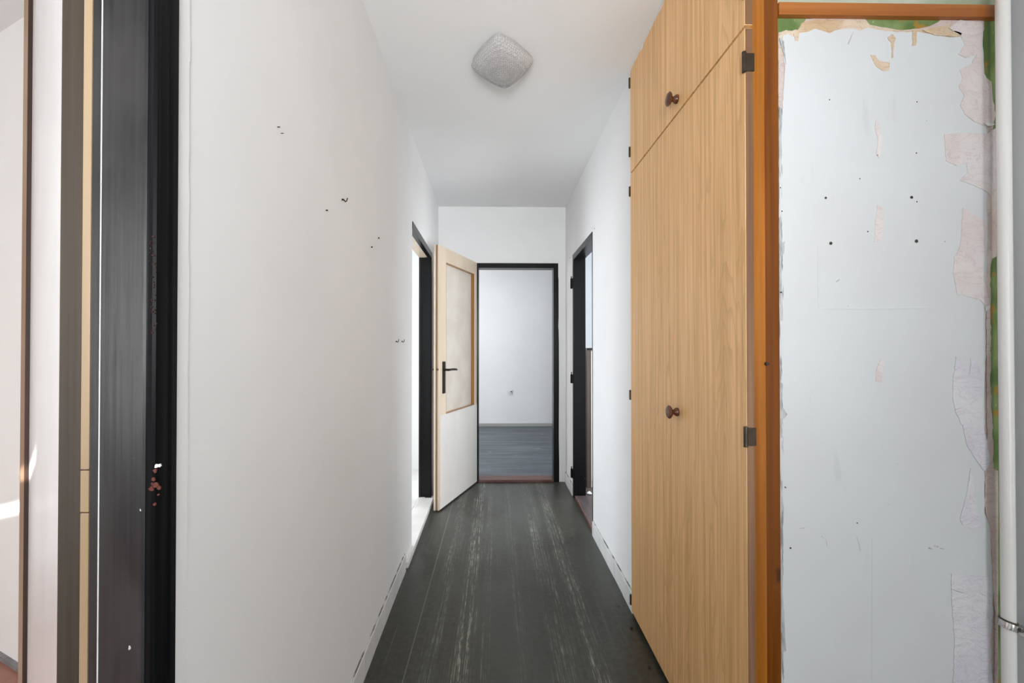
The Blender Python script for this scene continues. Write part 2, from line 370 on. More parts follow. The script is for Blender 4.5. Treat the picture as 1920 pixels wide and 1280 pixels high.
bm = bmesh.new()
def lw(y0, y1, z0, z1): prism(bm, [(XL(y0), y0), (XL(y1), y1), (XL(y1) - WT, y1), (XL(y0) - WT, y0)], z0, z1)
lw(YJ + 0.002, D1a, 0, H); lw(D1a, D1b, 2.045, H); lw(D1b, YB + WT, 0, H)
struct('wall_left', bm, M_wall, 'long white painted left hallway wall with old nail marks', 'wall')
struct('wall_entry_left', B((-0.595, -0.495, -6.0, -0.27, 0, H), (-0.595, -0.495, -0.27, YJ, 2.40, H)), M_wall, 'white wall around the near left doorway', 'wall')
struct('wall_right', B((XR, XR + WT, YW + 0.004, D3a, 0, H), (XR, XR + WT, D3a, D3b, 2.045, H), (XR, XR + WT, D3b, YB, 0, H)), M_wall,
       'white right hallway wall between wardrobe and far doorway', 'wall')
OX0, OX1, OZ = -0.205, 0.585, 2.05
struct('wall_back', B((XL(YB) , OX0, YB, YB + WT, 0, H), (OX1, XR + WT, YB, YB + WT, 0, H), (OX0, OX1, YB, YB + WT, OZ, H)), M_wall,
       'white end wall around the far open doorway', 'wall')
struct('wall_far_room', B((-2.3, 2.0, 6.56, 6.66, 0, H), (2.0, 2.1, YB + WT, 6.66, 0, H), (-2.4, -2.3, YB + WT, 6.66, 0, H)), M_wall2,
       'bare white wall of the room beyond the far doorway', 'wall')
struct('wall_entry', B((XE, XE + 0.1, -6.0, YP + 0.25, 0, H)), M_wall2, 'pale grey wall strip right of the white pipe', 'wall')
struct('wall_behind', B((-0.6, XE + 0.1, -6.1, -6.0, 0, H), (-3.2, -0.6, -2.3, -2.2, 0, H)), M_wall, 'white wall behind the camera', 'wall')
p0 = atZ(0, 1228, 0); p1 = atZ(47, 1258, 0); dv = (p1 - p0).normalized()
nA = p0 - dv * 1.15; 
tt = (-0.60 - p0.x) / dv.x; nB = p0 + dv * tt
nrm = Vector((-dv.y, dv.x, 0)) ; nrm = nrm if nrm.y > 0 else -nrm
bm = bmesh.new(); prism(bm, [nA.xy, nB.xy, (nB + nrm * 0.08).xy, (nA + nrm * 0.08).xy], 0, H); box(bm, -3.3, -3.2, -2.2, 5.0, 0, H)
struct('wall_near_room', bm, M_bright, 'sunlit white wall of the room at the left edge', 'wall')
bm = bmesh.new(); prism(bm, [nA.xy, nB.xy, (nB - nrm * 0.014).xy, (nA - nrm * 0.014).xy], 0, 0.018)  # grey strip stands in for the shadow line at the wall foot
struct('shadow_line_near_room', bm, M_shadowline, 'thin grey strip painted as the shadow line at the bottom left corner', 'skirting')
struct('wall_left_room', B((-3.2, -0.645, 4.2, 4.3, 0.02, H)), M_bright, 'bright white wall glimpsed through the left doorway', 'wall')
struct('wall_side_room', B((XR + WT, 2.2, 4.9, 5.0, 0, H), (2.2, 2.3, 2.3, 5.0, 0, H), (XR + WT, 2.2, 2.2, 2.3, 0, H)), M_sideroom, 'cool grey-white wall glimpsed through the right doorway', 'wall')
struct('baseboard_far_room', B((-2.3, 2.0, 6.545, 6.56, 0.004, 0.05)), M_basegrey, 'thin pale grey skirting of the far room', 'skirting')

# tiled skirtings, one tile after the other
def skirting(name, side, ys, yend, label):
    fx = (lambda y: XL(y)) if side < 0 else (lambda y: XR)
    root = thing(name, (fx(ys), ys, 0), label, 'skirting', kind='structure')
    L = 0.152; y = ys; protos = []
    k = 0
    while y < yend - 0.01:
        l = min(L, yend - y) - 0.003
        b_ = bmesh.new(); t = 0.009
        z1 = 0.092
        if side < 0: prism(b_, [(0, 0), (t, 0), (t - 0.0, l), (0, l)], 0, z1)
        else: prism(b_, [(0, 0), (0, l), (-t, l), (-t, 0)], 0, z1)
        if k == 0 or l < L - 0.004:
            for v in b_.verts: pass
            o = obj('tile', b_, M_tile, None, bevel=0.0015); o.parent = root; protos.append(o)
        else:
            b_.free(); o = protos[0].copy(); COL.objects.link(o); o.parent = root
        o.location = (fx(y) - fx(ys) + (-side) * random.uniform(0, 0.0025), y - ys, 0)
        o.rotation_euler = (0, 0, random.uniform(-0.006, 0.006) + (-(0.045 / 3.21) * -1 if side < 0 else 0))
        y += L; k += 1
    g = bmesh.new()
    if side < 0: prism(g, [(XL(ys), ys), (XL(ys) + 0.005, ys), (XL(yend) + 0.005, yend), (XL(yend), yend)], 0.091, 0.0955)
    else: box(g, XR - 0.005, XR, ys, yend, 0.091, 0.0955)
    obj('top_joint', g, M_gap, root)
    return root
skirting('baseboard_left', -1, 0.66, 2.335, 'white painted tile skirting along the left wall')
skirting('baseboard_right', 1, YW + 0.01, D3a - 0.01, 'white painted tile skirting between wardrobe and right doorway')
skirting('baseboard_right_end', 1, D3b + 0.01, YB - 0.01, 'short white tile skirting beyond the right doorway')

# ------------------------------------------------------------------ near left doorway
rd = thing('door_1', (-0.55, YJ, 0), 'near left doorway with black steel frame and opened door', 'door', kind='structure')
yf = 0.60
xg0 = atY(272, 640, yf).x; xg1 = atY(188, 640, yf).x; xg2 = atY(168, 640, yf).x
xcs = -0.490
# black casing with its rolled corner
bm = bmesh.new()
prism(bm, [(-0.4952, YJ), (xcs, YJ - 0.001), (xcs + 0.001, 0.628), (xcs - 0.001, 0.624), (xcs, 0.619), (xcs, yf + 0.006), (xcs - 0.002, yf + 0.002), (xcs - 0.006, yf),
           (xcs - 0.010, yf + 0.001), (xcs - 0.011, yf + 0.003), (xg0 + 0.001, yf + 0.0035), (xg0, yf + 0.003), (xg0, YJ)], 0, 2.40)
obj('casing', bm, M_blackn, rd)
bm = bmesh.new(); prism(bm, [(xg0, YJ), (xg0, yf + 0.002), (xg0 - 0.003, yf), (xg1 + 0.0008, yf), (xg1 + 0.0008, YJ)], 0, 2.40)
obj('jamb', bm, M_grey, rd)
bm = bmesh.new(); prism(bm, [(xg1 + 0.0008, YJ), (xg1 + 0.0008, yf - 0.0008), (xg1 - 0.0008, yf - 0.0008), (xg1 - 0.0008, YJ)], 0, 2.40)
o = obj('joint_line', bm, M_ridge, rd); o['label'] = 'thin pale line down the jamb'
bm = bmesh.new(); prism(bm, [(xg1 - 0.0008, YJ), (xg1 - 0.0008, yf + 0.002), (xg2, yf + 0.002), (xg2, YJ)], 0, 2.40)
obj('rebate', bm, M_grey, rd)
obj('frame_head', B((-0.595, xcs, -0.27, yf, 2.35, 2.40)), M_black, rd)
obj('near_jamb', B((-0.595, xcs, -0.27, -0.23, 0, 2.35)), M_black, rd)
bm = bmesh.new(); n_ = 60
for i in range(n_):
    z0 = 2.4 * i / n_; ww = 0.667 + random.uniform(-0.0012, 0.0012)
    prism(bm, [(-0.4955, YJ), (-0.4935, YJ + 0.001), (-0.4938, ww), (-0.4957, ww + 0.002)], z0, z0 + 2.4 / n_)
o = obj('plaster_edge', bm, M_wall, rd); o['label'] = 'raised uneven strip of white plaster beside the black casing'
# chips of paint and rust on the casing
def chips(name, m, spots, X=None, Y=None, parent=None):
    bm = bmesh.new()
    for (px, py, r) in spots:
        c = atY(px, py, Y); n = 9; ph = random.random() * 6
        rr = r * Y / F
        slab(bm, [(c.x + rr * math.cos(ph + 6.283*i/n) * random.uniform(.5, 1.1), c.z + rr * math.sin(ph + 6.283*i/n) * random.uniform(.6, 1.3)) for i in range(n)], Y - 0.0008, Y + 0.001)
    return obj(name, bm, m, parent)
M_rust = mat('rust_red', (0.075, 0.013, 0.007), 0.8, col2=(0.12, 0.028, 0.015), vscale=(90, 90, 90))
M_rustd = mat('rust_dark', (0.025, 0.006, 0.004), 0.8, col2=(0.05, 0.012, 0.008), vscale=(90, 90, 90))
yc = yf - 0.0006
sp = [(random.gauss(286, 3.2), random.uniform(440, 590), random.uniform(0.5, 1.6)) for i in range(46)] + [(random.gauss(288, 3), random.uniform(600, 640), random.uniform(0.6, 1.5)) for i in range(7)]
o = chips('rust_specks', M_rustd, sp, Y=yc, parent=rd); o['kind'] = 'stuff'
o = chips('rust_patch', M_rust, [(291, 882, 4), (288, 898, 4), (292, 908, 6), (284, 916, 5), (298, 914, 4), (290, 945, 3), (286, 906, 3), (297, 927, 2)], Y=yc, parent=rd); o['kind'] = 'stuff'
o = chips('paint_chip', M_white, [(294, 873, 4.5), (300, 872, 3)], Y=yc - 0.0008, parent=rd)
# door leaf opened into the near room, seen almost edge-on
Sx = atY(112, 640, 0.615); dl = Vector((-0.768, 0.640, 0)); pl = Vector((0.640, 0.768, 0))
def P2(a, b): q = Vector((Sx.x, Sx.y, 0)) + dl * a + pl * b; return (q.x, q.y)
bm = bmesh.new(); prism(bm, [P2(0.004, 0), P2(0.80, 0), P2(0.80, 0.040), P2(0.004, 0.040)], 0.01, 2.33)
leaf = obj('door_leaf', bm, M_whitegloss, rd)
bm = bmesh.new(); prism(bm, [P2(0, 0.0), P2(0.0045, 0.0), P2(0.0045, 0.041), P2(0, 0.041)], 0.01, 2.33)  # brown colour carries the shade on this edge
o = obj('hinge_edge', bm, M_brownedge, leaf); o['label'] = 'hinge edge of the leaf, its shade painted brown'
xa = atY(168.5, 640, 0.625).x; xb = atY(153, 640, 0.625).x
for (z0, z1) in ((0.01, None), ):
    zs = [0.01, atY(160, 961, 0.625).z, atY(160, 881, 0.625).z, 2.33]
    for i in range(3):
        o = obj('edge_strip', B((xb + random.uniform(-.0006, .0006), xa, 0.625, 0.637, zs[i] + 0.0008, zs[i + 1] - 0.0008)), M_creamedge, leaf, bevel=0.0012)
        o['label'] = 'cream painted edge strip of the leaf'
bm = bmesh.new(); prism(bm, [P2(0.784, 0), P2(0.80, 0), P2(0.80, -0.0085), P2(0.784, -0.0085)], 0.01, 2.33)
o = obj('lock_edge', bm, M_darkbrown, leaf); o['label'] = 'dark brown lock edge'
bm = bmesh.new(); prism(bm, [P2(0.784, -0.0085), P2(0.80, -0.0085), P2(0.80, -0.0155), P2(0.784, -0.0155)], 0.01, 2.33)
o = obj('lock_edge', bm, M_tan, leaf); o['label'] = 'tan outer lip'

# ------------------------------------------------------------------ left doorway (black frame, bright room)
r1 = thing('door_2', (XL(2.97), 2.97, 0), 'left doorway with black frame opening onto a bright white room', 'door', kind='structure')
bm = bmesh.new(); xl = XL(D1b)
# far jamb: casing on the hall face and stepped reveal facing the camera
prism(bm, [(xl + 0.004, D1b), (xl + 0.004, D1b - 0.045), (xl, D1b - 0.050), (xl - 0.045, D1b - 0.050), (xl - 0.046, D1b - 0.035), (xl - WT, D1b - 0.035), (xl - WT, D1b)], 0.0, 2.045)
obj('casing', bm, M_black, r1)
o = obj('reveal_strip', B((xl - WT + 0.001, xl - WT + 0.014, D1b - 0.041, D1b - 0.034, 0.03, 2.0)), M_grey, r1)
bm = bmesh.new(); xh = XL(D1a)
prism(bm, [(xh + 0.004, D1a), (xl + 0.004, D1b - 0.045), (xl - 0.03, D1b - 0.045), (xh - 0.03, D1a)], 1.998, 2.045)
obj('frame_head', bm, M_black, r1)
bm = bmesh.new(); prism(bm, [(xh - 0.03, D1a), (xl - 0.03, D1b - 0.035), (xl - WT, D1b - 0.035), (xh - WT, D1a)], 1.998, 2.045)  # underside of the head, coloured beige apart from the black frame
o = obj('head_underside', bm, M_cream, r1); o['label'] = 'beige underside of the frame head'
bm = bmesh.new(); prism(bm, [(xh + 0.022, D1a - 0.20), (xl + 0.022, D1b), (xl - WT - 0.004, D1b), (xh - WT - 0.004, D1a + 0.002), (xh, D1a + 0.001), (xh + 0.001, D1a - 0.20)], 0.001, 0.034)
obj('sill', bm, M_sill, r1, bevel=0.003)
obj('strike_plate', B((xl - 0.094, xl - 0.085, D1b - 0.043, D1b - 0.038, 1.07, 1.12), (xl - 0.094, xl - 0.085, D1b - 0.043, D1b - 0.038, 0.97, 1.03)), M_dark, r1)

# ------------------------------------------------------------------ far doorway with open glazed door
r2 = thing('door_3', (0.19, YB, 0), 'far doorway with thin black frame and cream glazed door swung open', 'door', kind='structure')
bm = bmesh.new()
for (a, b) in ((OX0, -0.163), (0.541, OX1)): box(bm, a, b, YB - 0.004, YB + WT + 0.004, 0, 2.005)
box(bm, OX0, OX1, YB - 0.004, YB + WT + 0.004, 2.005, OZ)
obj('casing', bm, M_black, r2)
e = [(0.580, 0.0), (0.580, 1.46), (0.5885, 1.40), (0.590, 1.2), (0.5905, 0.75), (0.5885, 0.45), (0.592, 0.12), (0.590, 0.0)]
bm = bmesh.new(); slab(bm, [(0.582, 0), (0.592, 0), (0.5925, 0.15), (0.589, 0.40), (0.591, 0.9), (0.5905, 1.30), (0.588, 1.42), (0.5855, 1.46), (0.5885, 1.55), (0.588, 1.9), (0.582, 1.95)], YB - 0.0015, YB + 0.001)
o = obj('overpainted_edge', bm, M_black, r2); o['label'] = 'uneven black paint edge spread onto the wall'
obj('threshold', B((-0.163, 0.541, YB - 0.004, YB + WT + 0.03, 0, 0.022)), M_thresh, r2, bevel=0.003)
# leaf, built in its own axes: u from free edge to hinge, v thickness (away from camera side), z up
hin = Vector((-0.178, YB - 0.012)); fre = Vector(atZ(823, 957, 0.012).xy)
ud = (hin - fre).normalized(); LW = (hin - fre).length; vd = Vector((-ud.y, ud.x))
def leafprism(bm, u0, u1, v0, v1, z0, z1):
    prism(bm, [tuple(fre + ud*a + vd*b) for a, b in ((u0, v0), (u1, v0), (u1, v1), (u0, v1))], z0, z1)
LZ0, LZ1 = 0.012, 2.05
gu0, gu1, gz0, gz1 = 0.115, LW - 0.062, 0.735, 1.935
bm = bmesh.new()
leafprism(bm, 0.0, gu0, 0, 0.040, LZ0, LZ1); leafprism(bm, gu1, LW, 0, 0.040, LZ0, LZ1)
leafprism(bm, gu0, gu1, 0, 0.040, gz1, LZ1)
dleaf = obj('door_leaf', bm, M_cream, r2, bevel=0.002)
bm = bmesh.new(); leafprism(bm, 0.016, LW - 0.001, -0.0015, 0.0415, LZ0 + 0.001, gz0 - 0.002)
o = obj('lower_panel', bm, M_creamlow, dleaf); o['label'] = 'smooth pale lower panel'
bm = bmesh.new(); leafprism(bm, -0.002, 0.0, 0.0, 0.012, LZ0, LZ1); leafprism(bm, -0.012, 0.0, 0.026, 0.040, LZ0, LZ1)
obj('rebate_edge', bm, M_cream, dleaf)
bm = bmesh.new(); leafprism(bm, -0.0006, 0.0, 0.0125, 0.0255, LZ0, LZ1); o = obj('groove', bm, M_tan, dleaf); o['label'] = 'brown groove in the leaf edge'
bm = bmesh.new(); leafprism(bm, gu0 + 0.003, gu1 - 0.003, 0.032, 0.036, gz0 + 0.003, gz1 - 0.003); obj('glass_pane', bm, M_glass, dleaf)
bm = bmesh.new()
bt = 0.0025
leafprism(bm, gu0, gu0 + bt, 0.0, 0.031, gz0, gz1); leafprism(bm, gu1 - bt, gu1, 0.0, 0.031, gz0, gz1)
leafprism(bm, gu0 + bt, gu1 - bt, 0.0, 0.031, gz0, gz0 + bt); leafprism(bm, gu0 + bt, gu1 - bt, 0.0, 0.031, gz1 - bt, gz1)
obj('glazing_bead', bm, M_bead, dleaf)
def LP(u, v, z): q = fre + ud*u + vd*v; return Vector((q.x, q.y, z))
bm = bmesh.new(); leafprism(bm, 0.052, 0.090, -0.009, -0.001, 0.90, 1.15)
hd = obj('door_handle', bm, M_metalblack, dleaf, bevel=0.003)
def lever(sg, name):
    bm = bmesh.new(); v0 = -0.009 if sg < 0 else 0.049
    tube(bm, LP(0.071, v0 + (0.004 if sg < 0 else -0.009), 1.085), LP(0.071, v0 + sg*0.040, 1.085), 0.009)
    pts = [LP(0.071, v0 + sg*0.040, 1.085), LP(0.10, v0 + sg*0.048, 1.087), LP(0.145, v0 + sg*0.050, 1.086), LP(0.19, v0 + sg*0.046, 1.082)]
    polytube(bm, pts, 0.0085, 12); return bm
bm = lever(-1, 'l'); b2 = lever(1, 'l'); me_ = bpy.data.meshes.new('t'); b2.to_mesh(me_); b2.free(); bm.from_mesh(me_)
obj('lever', bm, M_metalblack, dleaf, smooth=True)
bm = bmesh.new(); tube(bm, LP(-0.006, 0.012, 1.09), LP(0.004, 0.012, 1.09), 0.009); obj('latch_bolt', bm, M_brownedge, dleaf)
bm = bmesh.new()
for z in (0.22, 1.82): tube(bm, (hin.x - 0.012, hin.y - 0.003, z), (hin.x - 0.012, hin.y - 0.003, z + 0.09), 0.007)
obj('hinge', bm, M_metalblack, r2)

# ------------------------------------------------------------------ right doorway
r3 = thing('door_4', (XR, 3.12, 0), 'narrow right doorway with black steel frame and hinge pins', 'door', kind='structure')
bm = bmesh.new()
prism(bm, [(XR - 0.004, D3b), (XR - 0.004, D3b - 0.040), (XR, D3b - 0.047), (XR + 0.035, D3b - 0.047), (XR + 0.036, D3b - 0.030), (XR + WT, D3b - 0.030), (XR + WT, D3b)], 0, 2.045)
obj('casing', bm, M_black, r3)
obj('frame_head', B((XR - 0.004, XR + 0.04, D3a, D3b - 0.040, 1.998, 2.045), (XR + 0.04, XR + WT, D3a, D3b - 0.03, 2.012, 2.045)), M_black, r3)
obj('near_jamb', B((XR - 0.003, XR + 0.02, D3a - 0.001, D3a + 0.008, 0, 1.998)), M_black, r3)
obj('threshold', B((XR + 0.012, XR + WT, D3a + 0.002, D3b - 0.047, 0, 0.020)), M_thresh2, r3, bevel=0.002)
obj('threshold_edge', B((XR + 0.004, XR + 0.012, D3a + 0.002, D3b - 0.047, 0, 0.020)), M_thresh, r3)
for (pa, pb) in ((518, 541), (697, 718), (874, 895)):
    yh = D3b + 0.014; z1 = atY(1074, pa, yh).z; z0 = atY(1074, pb, yh).z
    bm = bmesh.new(); tube(bm, (XR - 0.012, yh, z0), (XR - 0.012, yh, z1 - 0.02), 0.0085, 12)
    tube(bm, (XR - 0.012, yh, z1 - 0.02), (XR - 0.012, yh, z1), 0.004, 10)
    box(bm, XR - 0.008, XR - 0.001, D3b - 0.02, yh, z0, z1 - 0.02)
    obj('hinge', bm, M_black, r3)
# cupboard glimpsed in the side room
cu = thing('cupboard', (0.98, 3.9, 0), 'brown-framed low cupboard glimpsed through the right doorway', 'cupboard')
ca = atY(1101, 640, 3.68).x; cb_ = atY(1108, 640, 3.68).x; zt = atY(1105, 656, 3.68).z
obj('side_board', B((ca, cb_, 3.68, 4.05, 0, zt)), M_brownwood, cu)
obj('body', B((cb_, 1.45, 3.70, 4.05, 0, zt)), M_white, cu)
obj('door', B((cb_ + 0.003, 1.06, 3.685, 3.70, 0.06, zt - 0.01)), M_white, cu)
obj('top', B((ca - 0.004, 1.46, 3.675, 4.06, zt, zt + 0.018)), M_metalblack, cu)
bm = bmesh.new(); c = atZ(1105, 924, 0.012)
lathe(bm, [(0, 0.008), (0.004, 0.020), (0.012, 0.022), (0.020, 0.012), (0.026, 0.004)], (c.x, c.y, 0.0), (0.1, 0.2, 1), 7)
tag(obj('paper_scrap', bm, M_paper, origin=(c.x, c.y, 0)), 'crumpled pale paper scrap on the floor inside the right doorway', 'paper')

# ------------------------------------------------------------------ wardrobe
wd = thing('wardrobe', (XC + 0.2, (X0 + YW) / 2, 0), 'tall built-in oak laminate wardrobe with four doors along the right wall', 'wardrobe')
DT = 0.020
ZS = 2.083
obj('carcass', B((XC + DT + 0.006, XR + 0.30, YP + 0.03, YW, 0.0, H - 0.006)), M_darkbrown, wd)  # coloured dark to deepen the shade in the door gaps
def wdoor(y0, y1, z0, z1, lab):
    bm = bmesh.new(); box(bm, XC, XC + DT, y0, y1, z0, z1)
    d = obj('door', bm, M_lam, wd, bevel=0.0012); d['label'] = lab
    return d
dn = wdoor(X0, YS - 0.0014, 0.022, ZS - 0.004, 'lower door nearer the camera, tall, with brown knob')
df = wdoor(YS + 0.0014, YW, 0.022, ZS - 0.004, 'lower door farther from the camera')
un = wdoor(X0, YS - 0.0014, ZS + 0.004, H - 0.004, 'upper door nearer the camera, with brown knob')
uf = wdoor(YS + 0.0014, YW, ZS + 0.004, H - 0.004, 'upper door farther from the camera')
for d, z0, z1 in ((dn, 0.024, ZS - 0.006), (un, ZS + 0.006, H - 0.006)):
    obj('edge_band', B((XC + 0.0012, XC + DT, X0 - 0.0012, X0 + 0.0004, z0, z1)), M_lamedge, d)
# knobs
kb = atX(1270, 186, XC); kb2 = atX(1271, 772, XC)
def knobmesh(bm, c): lathe(bm, [(0, 0.0145), (0.004, 0.0155), (0.009, 0.0135), (0.015, 0.0085), (0.020, 0.0095), (0.025, 0.0185), (0.029, 0.0230), (0.032, 0.0235), (0.036, 0.0190), (0.038, 0.009)], c, (-1, 0, 0), 28)
for d, c in ((un, kb), (dn, kb2)):
    bm = bmesh.new(); knobmesh(bm, c); obj('knob', bm, M_knob, d, smooth=True)
bm = bmesh.new(); lathe(bm, [(0, 0.017), (0.0008, 0.016)], (XC, kb2.y, kb2.z), (-1, 0, 0), 20)
# hinges at the near edge
def near_hinge(d, z, h=0.046):
    bm = bmesh.new(); box(bm, XC - 0.0025, XC + DT + 0.003, X0 - 0.0035, X0 - 0.0012, z - h/2, z + h/2)
    tube(bm, (XC - 0.004, X0 - 0.003, z - h/2 - 0.003), (XC - 0.004, X0 - 0.003, z + h/2 + 0.003), 0.0052, 14)
    box(bm, XC - 0.0025, XC - 0.0003, X0 - 0.0012, X0 + 0.008, z - h/2, z + h/2)
    obj('hinge', bm, M_hinge, d, bevel=0.0006)
for z in (atX(1399, 115, XC).z, atX(1399, 818, XC).z): near_hinge(dn, z)
near_hinge(dn, 0.085); near_hinge(un, 2.18); near_hinge(un, 2.50)
def far_hinge(d, z, h=0.046):
    bm = bmesh.new(); tube(bm, (XC - 0.001, YW + 0.005, z - h/2), (XC - 0.001, YW + 0.005, z + h/2), 0.006, 12)
    box(bm, XC + 0.002, XC + 0.014, YW + 0.0005, YW + 0.0035, z - h/2, z + h/2)
    obj('hinge', bm, M_hinge, d)
for d, py in ((uf, 158), (uf, 287), (df, 361), (df, 739), (df, 1117)): far_hinge(d, atX(1180, py, XC).z)
# smears of ceiling paint along the top of the upper doors
bm = bmesh.new(); ys_ = [X0 + (YW - X0) * i / 40 for i in range(41)]; zz = [H - 0.0042 - max(0.0015, random.gauss(0.004, 0.005)) for _ in ys_]
for i in range(40):
    q = [(ys_[i], H - 0.0041), (ys_[i+1], H - 0.0041), (ys_[i+1], zz[i+1]), (ys_[i], zz[i])]
    a = [bm.verts.new((XC - 0.0008, y, z)) for y, z in q]; b = [bm.verts.new((XC, y, z)) for y, z in q]
    bm.faces.new(a); bm.faces.new(b[::-1])
    for j in range(4): bm.faces.new((a[j], a[(j+1) % 4], b[(j+1) % 4], b[j]))
o = obj('paint_smear', bm, M_ceil, wd); o['label'] = 'thin smear of white ceiling paint along the door tops'
# corner post of two varnished boards
x1 = XC + DT + 0.0015; xm = atY(1436, 640, YP - 0.018).x
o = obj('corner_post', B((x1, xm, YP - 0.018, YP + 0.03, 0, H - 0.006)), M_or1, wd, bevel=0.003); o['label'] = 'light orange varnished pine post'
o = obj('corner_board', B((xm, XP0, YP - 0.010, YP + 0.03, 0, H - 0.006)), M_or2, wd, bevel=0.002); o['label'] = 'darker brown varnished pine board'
bm = bmesh.new(); q = atY(1436, 682, YP - 0.018); tube(bm, (q.x, YP - 0.026, q.z), (q.x, YP - 0.010, q.z), 0.0045, 10); obj('screw', bm, M_dark, wd)
zr1 = atY(1650, 7, YP - 0.012).z; zr0 = atY(1650, 29, YP - 0.014).z
obj('rail', B((XP0 + 0.0005, XP1 - 0.001, YP - 0.014, YP + 0.004, zr0, zr1)), M_or3, wd, bevel=0.0015)
# small torn paint bit on the rail's lower left edge
obj('upper_side_panel', B((XP0, XP1, YP, YP + 0.03, zr1 - 0.02, H - 0.006)), M_palegreen, wd)
sp_ = obj('side_panel', B((XP0, XP1, YP, YP + 0.03, 0, zr1 - 0.021)), M_green, wd); sp_['label'] = 'wardrobe side with green wallpaper under peeled white paint'

def rough(pts, amp=1.6, step=7, closed=True):
    out = []; n = len(pts)
    for i in range(n):
        a = Vector(pts[i]); b = Vector(pts[(i+1) % n]); L = (b - a).length; k = max(1, int(L / step))
        for j in range(k):
            p = a.lerp(b, j / k)
            if j or True: p = p + Vector((random.uniform(-amp, amp), random.uniform(-amp, amp)))
            out.append((p.x, p.y))
    return out
XPL, XPR = 1459.5, 1871.5
def layer(name, pts, y0, y1, m, amp=1.6, step=7, parent=sp_, label=None):
    pp = [(min(max(p[0], XPL), XPR), p[1]) for p in rough(pts, amp, step)]
    # tidy repeated points produced by the clamp
    q = [pp[0]]
    for p in pp[1:]:
        if (Vector(p) - Vector(q[-1])).length > 0.4: q.append(p)
    bm = bmesh.new()
    w3 = [atY(p[0], p[1], y0) for p in q]
    w3 = [(v.x, max(v.z, 0.0015)) for v in w3]
    tris = tessellate_polygon([[Vector((p[0], p[1], 0)) for p in w3]])
    fa = [bm.verts.new((p[0], y0, p[1])) for p in w3]; ba = [bm.verts.new((p[0], y1, p[1])) for p in w3]; n = len(w3)
    for t in tris: bm.faces.new([fa[i] for i in t]); bm.faces.new([ba[i] for i in t])
    for i in range(n): bm.faces.new((fa[i], fa[(i+1) % n], ba[(i+1) % n], ba[i]))
    o = obj(name, bm, m, parent)
    if label: o['label'] = label
    return o
BOT = 1560
layer('backing_paper', [(1459, 62), (1475, 56), (1492, 59), (1503, 50), (1511, 35), (1560, 33), (1622, 35), (1632, 46), (1652, 51), (1690, 56), (1722, 54), (1744, 50), (1757, 41), (1772, 33), (1846, 38),
      (1843, 70), (1842, 125), (1848, 143), (1858, 152), (1861, 180), (1867, 215), (1862, 240), (1860, 268), (1861, 290), (1869, 306), (1869, 480), (1859, 486), (1857, 500), (1858, 640), (1857, 720), (1861, 800), (1863, 879),
      (1872, 882), (1872, BOT), (1459, BOT)], YP - 0.0012, YP, M_strip, 1.2, 8, label='dusty pink backing paper with torn edge')
layer('glue_residue', [(1463, 60), (1480, 58), (1497, 56), (1508, 40), (1545, 36), (1590, 37), (1620, 38), (1634, 49), (1655, 54), (1700, 58), (1738, 54), (1780, 46), (1800, 48), (1806, 66), (1790, 72), (1700, 68), (1600, 66), (1520, 66), (1475, 75), (1470, 100), (1464, 110)],
      YP - 0.0020, YP - 0.0012, M_peach, 1.8, 5, label='peach-brown glue residue along the top')
layer('white_paint', [(1468, 66), (1478, 64), (1488, 70), (1500, 62), (1513, 60), (1527, 54), (1543, 58), (1556, 63), (1566, 56), (1578, 54), (1598, 53), (1612, 58), (1630, 52), (1640, 55), (1662, 58), (1690, 60), (1725, 60), (1752, 66), (1780, 70), (1806, 68), (1842, 60),
      (1846, 150), (1850, 240), (1858, 300), (1850, 380), (1852, 430), (1848, 560), (1849, 620), (1847, 700), (1846, 860), (1846, 960), (1856, 985), (1860, 1060), (1862, 1100), (1858, 1200), (1862, BOT),
      (1461, BOT), (1462, 1200), (1464, 1060), (1463, 900), (1465, 830), (1463, 700), (1465, 560), (1467, 470), (1464, 330), (1466, 220), (1472, 120), (1466, 90)],
      YP - 0.0030, YP - 0.0020, M_panel, 0.9, 9, label='cool white paint layer')
